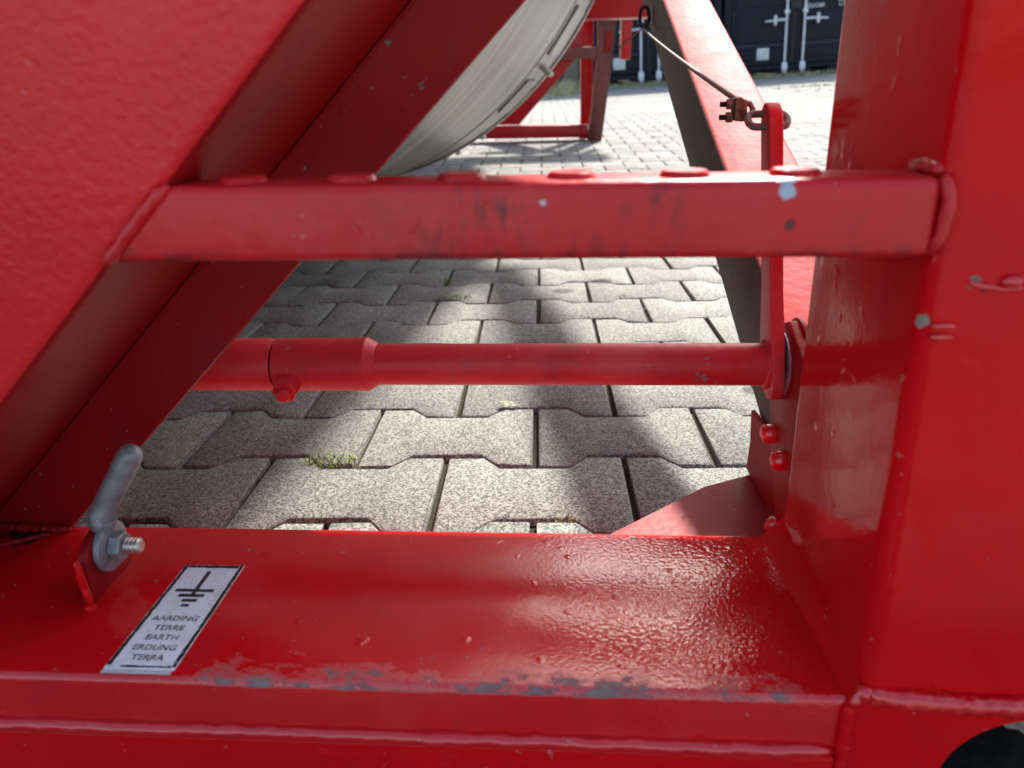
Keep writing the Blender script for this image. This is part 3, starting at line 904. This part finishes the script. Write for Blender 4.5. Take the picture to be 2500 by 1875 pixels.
# ------------------------------------------------------------------ shipping containers
def lettering(body, size, x, z, parent, y):
    mt = Matrix.Translation((x, y, z)) @ Matrix.Rotation(PI / 2, 4, 'X')
    text_mesh('lettering', body, size, M['white'], parent, mt, 0, 1.0, .001)
def container(X, Y, label, full):
    c = empty('shipping_container', (X, Y, gz(X, Y)))
    c.rotation_euler = (0, -.04, 0)
    tag(c, label, 'container', 'navy containers at the edge of the yard')
    Wd, H, D = 1.219, 2.59, 6.05
    # shell with ribbed sides
    bm = bmesh.new()
    n = 44
    for sx in (-1, 1):
        rows = []
        for i in range(n + 1):
            y = .16 + (D - .32) * i / n
            off = .03 if (i // 1) % 4 in (1, 2) else 0.
            rows.append((bm.verts.new((sx * (Wd - .02 - off), y, .16)), bm.verts.new((sx * (Wd - .02 - off), y, H - .12))))
        for i in range(n): bm.faces.new((rows[i][0], rows[i + 1][0], rows[i + 1][1], rows[i][1]))
    from_bm('side_walls', bm, M['navy'], c, smooth=False)
    box('roof', -Wd + .03, Wd - .03, .05, D - .05, H - .06, H - .02, M['navy'], c, .005, 1)
    box('rear_wall', -Wd + .1, Wd - .1, D - .12, D - .05, .1, H - .1, M['navy'], c)
    for sx in (-1, 1):
        for y0 in (0., D - .16):
            box('corner_post', min(sx * Wd, sx * (Wd - .12)), max(sx * Wd, sx * (Wd - .12)), y0, y0 + .16, 0, H, M['navy'], c, .012, 2)
        box('side_rail', min(sx * Wd, sx * (Wd - .06)), max(sx * Wd, sx * (Wd - .06)), .161, D - .161, .02, .16, M['navy'], c)
    # sill with two fork pockets
    edges = [-Wd + .121, -.62, -.31, .31, .62, Wd - .121]
    for i in (0, 2, 4): box('door_sill', edges[i], edges[i + 1], .01, .14, .01, .11, M['navy'], c, .006, 1)
    box('sill_rail', -Wd + .121, Wd - .121, .008, .14, .111, .185, M['navy'], c, .006, 1)
    box('header', -Wd + .121, Wd - .121, .0, .14, H - .12, H, M['navy'], c, .006, 1)
    for sx in (-1, 1):
        x0, x1 = sorted((sx * .022, sx * (Wd - .135)))
        d = box('door', x0, x1, .035, .085, .195, H - .13, M['navy'], c, .008, 1)
        a0, a1 = sorted((sx * .13, sx * (Wd - .21)))
        for z0, z1 in ((.28, .455), (.56, 1.02), (1.12, 1.55), (1.65, 2.25)):
            box('raised_panel', a0, a1, .022, .0345, z0, z1, M['navy'], d, .012, 1)
        box('door_ridge', a0, a1, .014, .0345, .475, .535, M['navy2'], d, .010, 1)
        for z in (.35, 1.0, 1.7, 2.3):
            xh = sx * (Wd - .135)
            box('hinge', min(xh - .06 * sx, xh), max(xh - .06 * sx, xh), .018, .0345, z, z + .05, M['navy2'], d, .004, 1)
        box('rating_plate', sx * .53 - .105, sx * .53 + .105, .010, .0215, .275, .515 - .05, M['plate'], d, .018, 2) if sx < 0 else None
        rx = sx * .155
        rod = cyl('lock_rod', (rx, -.005, .06), (rx, -.005, H - .06), [(0, .020), (.5, .020), (1, .020)], M['rod'], d, 14)
        for z in (.19, 1.02, 1.75, H - .2):
            box('rod_guide', rx - .045, rx + .045, -.030, .0345, z - .03, z + .03, M['rod'], rod, .012, 2)
        for z in (.05, H - .09):
            prism('cam_keeper', [(rx - .045, z + .16), (rx - .05, z + .06), (rx - .02, z - .02), (rx + .03, z - .02), (rx + .05, z + .06), (rx + .045, z + .16)], 'y', -.033, .006, M['rod'], rod, .008, 2)
        hz = .885
        tube('handle', [(rx, -.03, hz + .005), (rx + sx * .10, -.045, hz + .01), (rx + sx * .38, -.045, hz - .005)], [.026, .024, .018], M['rod'], d, 10)
        cyl('handle_catch', (rx + sx * .21, -.055, hz - .075), (rx + sx * .21, -.055, hz + .085), [(0, .020), (.15, .032), (.5, .024), (.85, .034), (1, .022)], M['rod'], d, 12)
    box('door_gasket', -.0205, .0205, .045, .075, .195, H - .13, M['gasket'], c)
    box('centre_lock_box', -.10, .10, -.015, .034, 1.05, 1.20, M['gasket'], c, .015, 2)
    for body, size, x, z in (('PAYLOAD', .085, .36, 1.235), ('CU.CAP.', .085, .34, 1.085), ('30.480 KG', .07, .86, 1.235), ('28.280 KG', .07, .86, 1.155), ('1.172 CU', .07, .86, 1.075),
                             ('MAX.GR.', .085, .36, 1.54), ('TARE', .085, .32, 1.39), ('33.2 CU', .07, .86, 1.39), ('2.200 KG', .07, .86, 1.54)):
        lettering(body, size, x, z, c, .0085)
    return c
container(2.55, 14.6, 'dark navy shipping container showing between the far frame and the pink-lit brace', False)
container(5.04, 14.6, 'dark navy shipping container with white lettering, right of the pink-lit brace', True)

# pale clad building behind the gap between the containers
bx, by = 9.0, 27.0
bz = gz(bx, by)
bld = empty('clad_building', (bx, by, bz))
tag(bld, 'white ribbed metal wall glimpsed through the gap between two containers', 'building')
bm = bmesh.new()
cols = []
n = 220
for i in range(n + 1):
    x = -9 + 18 * i / n
    y = -.035 if i % 6 in (1, 2) else 0.
    cols.append((bm.verts.new((x, y, .25)), bm.verts.new((x, y, 5.2))))
for i in range(n): bm.faces.new((cols[i][0], cols[i + 1][0], cols[i + 1][1], cols[i][1]))
from_bm('wall', bm, M['wallwhite'], bld, smooth=False)
box('plinth', -9, 9, -.05, .3, -.3, .2499, M['yard'], bld)
box('side_wall', -9.0, -8.9, .01, 9, .25, 5.2, M['wallwhite'], bld)
box('side_wall', 8.9, 9.0, .01, 9, .25, 5.2, M['wallwhite'], bld)
prism('roof', [(-.25, 5.21), (9.2, 5.21), (9.2, 5.4), (4.5, 6.4), (-.25, 5.4)], 'x', -9.2, 9.2, M['rod'], bld)

# ------------------------------------------------------------------ greenery
def shrub(name, X, Y, rx, ry, hh, n, mat, label, cat, leaf=.07, seed=1, group=None):
    rg = random.Random(seed)
    z0 = gz(X, Y)
    t = empty(name, (X, Y, z0))
    tag(t, label, cat, group)
    bm = bmesh.new()
    for _ in range(5):
        a = rg.uniform(0, 2 * PI)
        pts = [(rg.uniform(-.08, .08), rg.uniform(-.08, .08), -.02)]
        for k in range(1, 5):
            pts.append((math.cos(a) * rx * .16 * k * rg.uniform(.7, 1.2), math.sin(a) * ry * .16 * k, hh * .18 * k))
        tube_bm(pts, [.05 - .009 * k for k in range(5)], 7, bm=bm)
    from_bm('trunk', bm, M['bark'], t)
    clumps = []
    for _ in range(16):
        a, q = rg.uniform(0, 2 * PI), math.sqrt(rg.random())
        zz = rg.uniform(.12, .92)
        w = 1 - .55 * max(0, zz - .5) * 2
        clumps.append((Vector((math.cos(a) * rx * q * .8 * w, math.sin(a) * ry * q * .8 * w, hh * zz)), rg.uniform(.22, .42) * min(rx, hh * .5)))
    vv, ff = [], []
    for _ in range(n):
        c, r = clumps[rg.randrange(len(clumps))]
        d = Vector((rg.gauss(0, 1), rg.gauss(0, 1), rg.gauss(0, 1))).normalized()
        p = c + d * r * (rg.random() ** .4)
        if p.z < .03: continue
        u = Vector((rg.gauss(0, 1), rg.gauss(0, 1), rg.gauss(0, .6))).normalized()
        v = u.cross(d)
        if v.length < .1: continue
        v.normalize()
        L = leaf * rg.uniform(.6, 1.3)
        b = len(vv)
        vv += [tuple(p - u * L * .5), tuple(p + v * L * .28), tuple(p + u * L * .5), tuple(p - v * L * .28)]
        ff.append((b, b + 1, b + 2, b + 3))
    me = bpy.data.meshes.new('crown')
    me.from_pydata(vv, [], ff)
    link('crown', me, mat, t, smooth=False)
    return t
shrub('hedge_shrub', 1.0, 15.6, .85, .7, 2.2, 5200, M['leafdark'], 'dark green leafy shrub seen through the far frame beside the drum', 'shrub', .10, 11)
shrub('hedge_shrub', -.7, 16.0, 1.0, .8, 2.4, 3200, M['leafdark'], 'dark green leafy shrub behind the drum, left of the other dark shrub', 'shrub', .11, 12)
shrub('young_tree', 4.62, 22.0, .9, .9, 2.6, 5000, M['leaf'], 'light green leafy bush in front of the white ribbed wall', 'shrub', .10, 13)

# grass between and beside the paving
def tuft(X, Y, n, spread, h0, h1, mat, label, w=.0008):
    bm = bmesh.new()
    blades(bm, (0, 0, -.004), n, spread, h0, h1, w)
    o = from_bm('grass_tuft', bm, mat, smooth=False)
    o.location = (X, Y, gz(X, Y))
    return tag(o, label, 'grass tuft', 'grass tufts in the paving joints')
tuft(-.206, .789, 120, .032, .007, .016, M['grass'], 'green grass tuft in the nearest joints, left of the middle of the paving')
tuft(-.108, 1.514, 100, .034, .005, .017, M['grass'], 'green grass tuft in a joint just under the step rung')
tuft(-.138, 1.656, 24, .012, .006, .016, M['grass'], 'small green grass tuft in the joint behind the larger rung tuft')
tuft(.217, 1.500, 24, .022, .004, .012, M['dry'], 'dry yellow grass tuft near the foot of the dark brace')
tuft(.052, .655, 30, .014, .003, .009, M['dry'], 'brown dry tuft at the back edge of the red beam')
bm = bmesh.new()
for k in range(7):
    a = random.uniform(0, 2 * PI)
    p = Vector((random.uniform(-.014, .014), random.uniform(-.004, .004), .002 + .001 * k))
    u = Vector((math.cos(a), math.sin(a) * .5, random.uniform(-.2, .3))) * .007
    v = Vector((-math.sin(a), math.cos(a), .2)) * .003
    bm.faces.new([bm.verts.new(q) for q in (p - u, p - v, p + u, p + v)])
leaf = from_bm('dead_leaf', bm, M['dry'], smooth=False)
leaf.location = (-.004, .939, 0)
tag(leaf, 'pale crumpled dead leaf lying on a joint below the red tube', 'leaf')
bm = bmesh.new()
rg = random.Random(5)
for _ in range(1500):
    X = rg.uniform(-1.5, 6.6)
    Y = rg.choice((rg.gauss(14.40, .10), rg.gauss(13.2, .5) if X < 1.4 else rg.gauss(14.45, .06)))
    if 1.4 < X < 6.6 and Y > 14.55: continue
    d = .35 if X > 1.4 else 1.
    blades(bm, (X, Y, gz(X, Y) - .01), 3, .05, .04 * d, .30 * d, .006, .5)
gr = from_bm('grass', bm, M['dry'], smooth=False)
tag(gr, 'dry yellowish grass along the foot of the containers and hedge', 'grass', kind='stuff')
bm = bmesh.new()
for _ in range(900):
    X, Y = rg.uniform(3.6, 6.4), rg.gauss(11.0, .45)
    if mnoise.noise(Vector((X * 2.2, Y * 2.2, 0))) < .12: continue
    blades(bm, (X, Y, gz(X, Y) - .006), 4, .04, .01, .045, .004, .7)
gr2 = from_bm('grass', bm, M['dry'], smooth=False)
tag(gr2, 'thin pale grass growing in the paving in front of the right container', 'grass', kind='stuff')
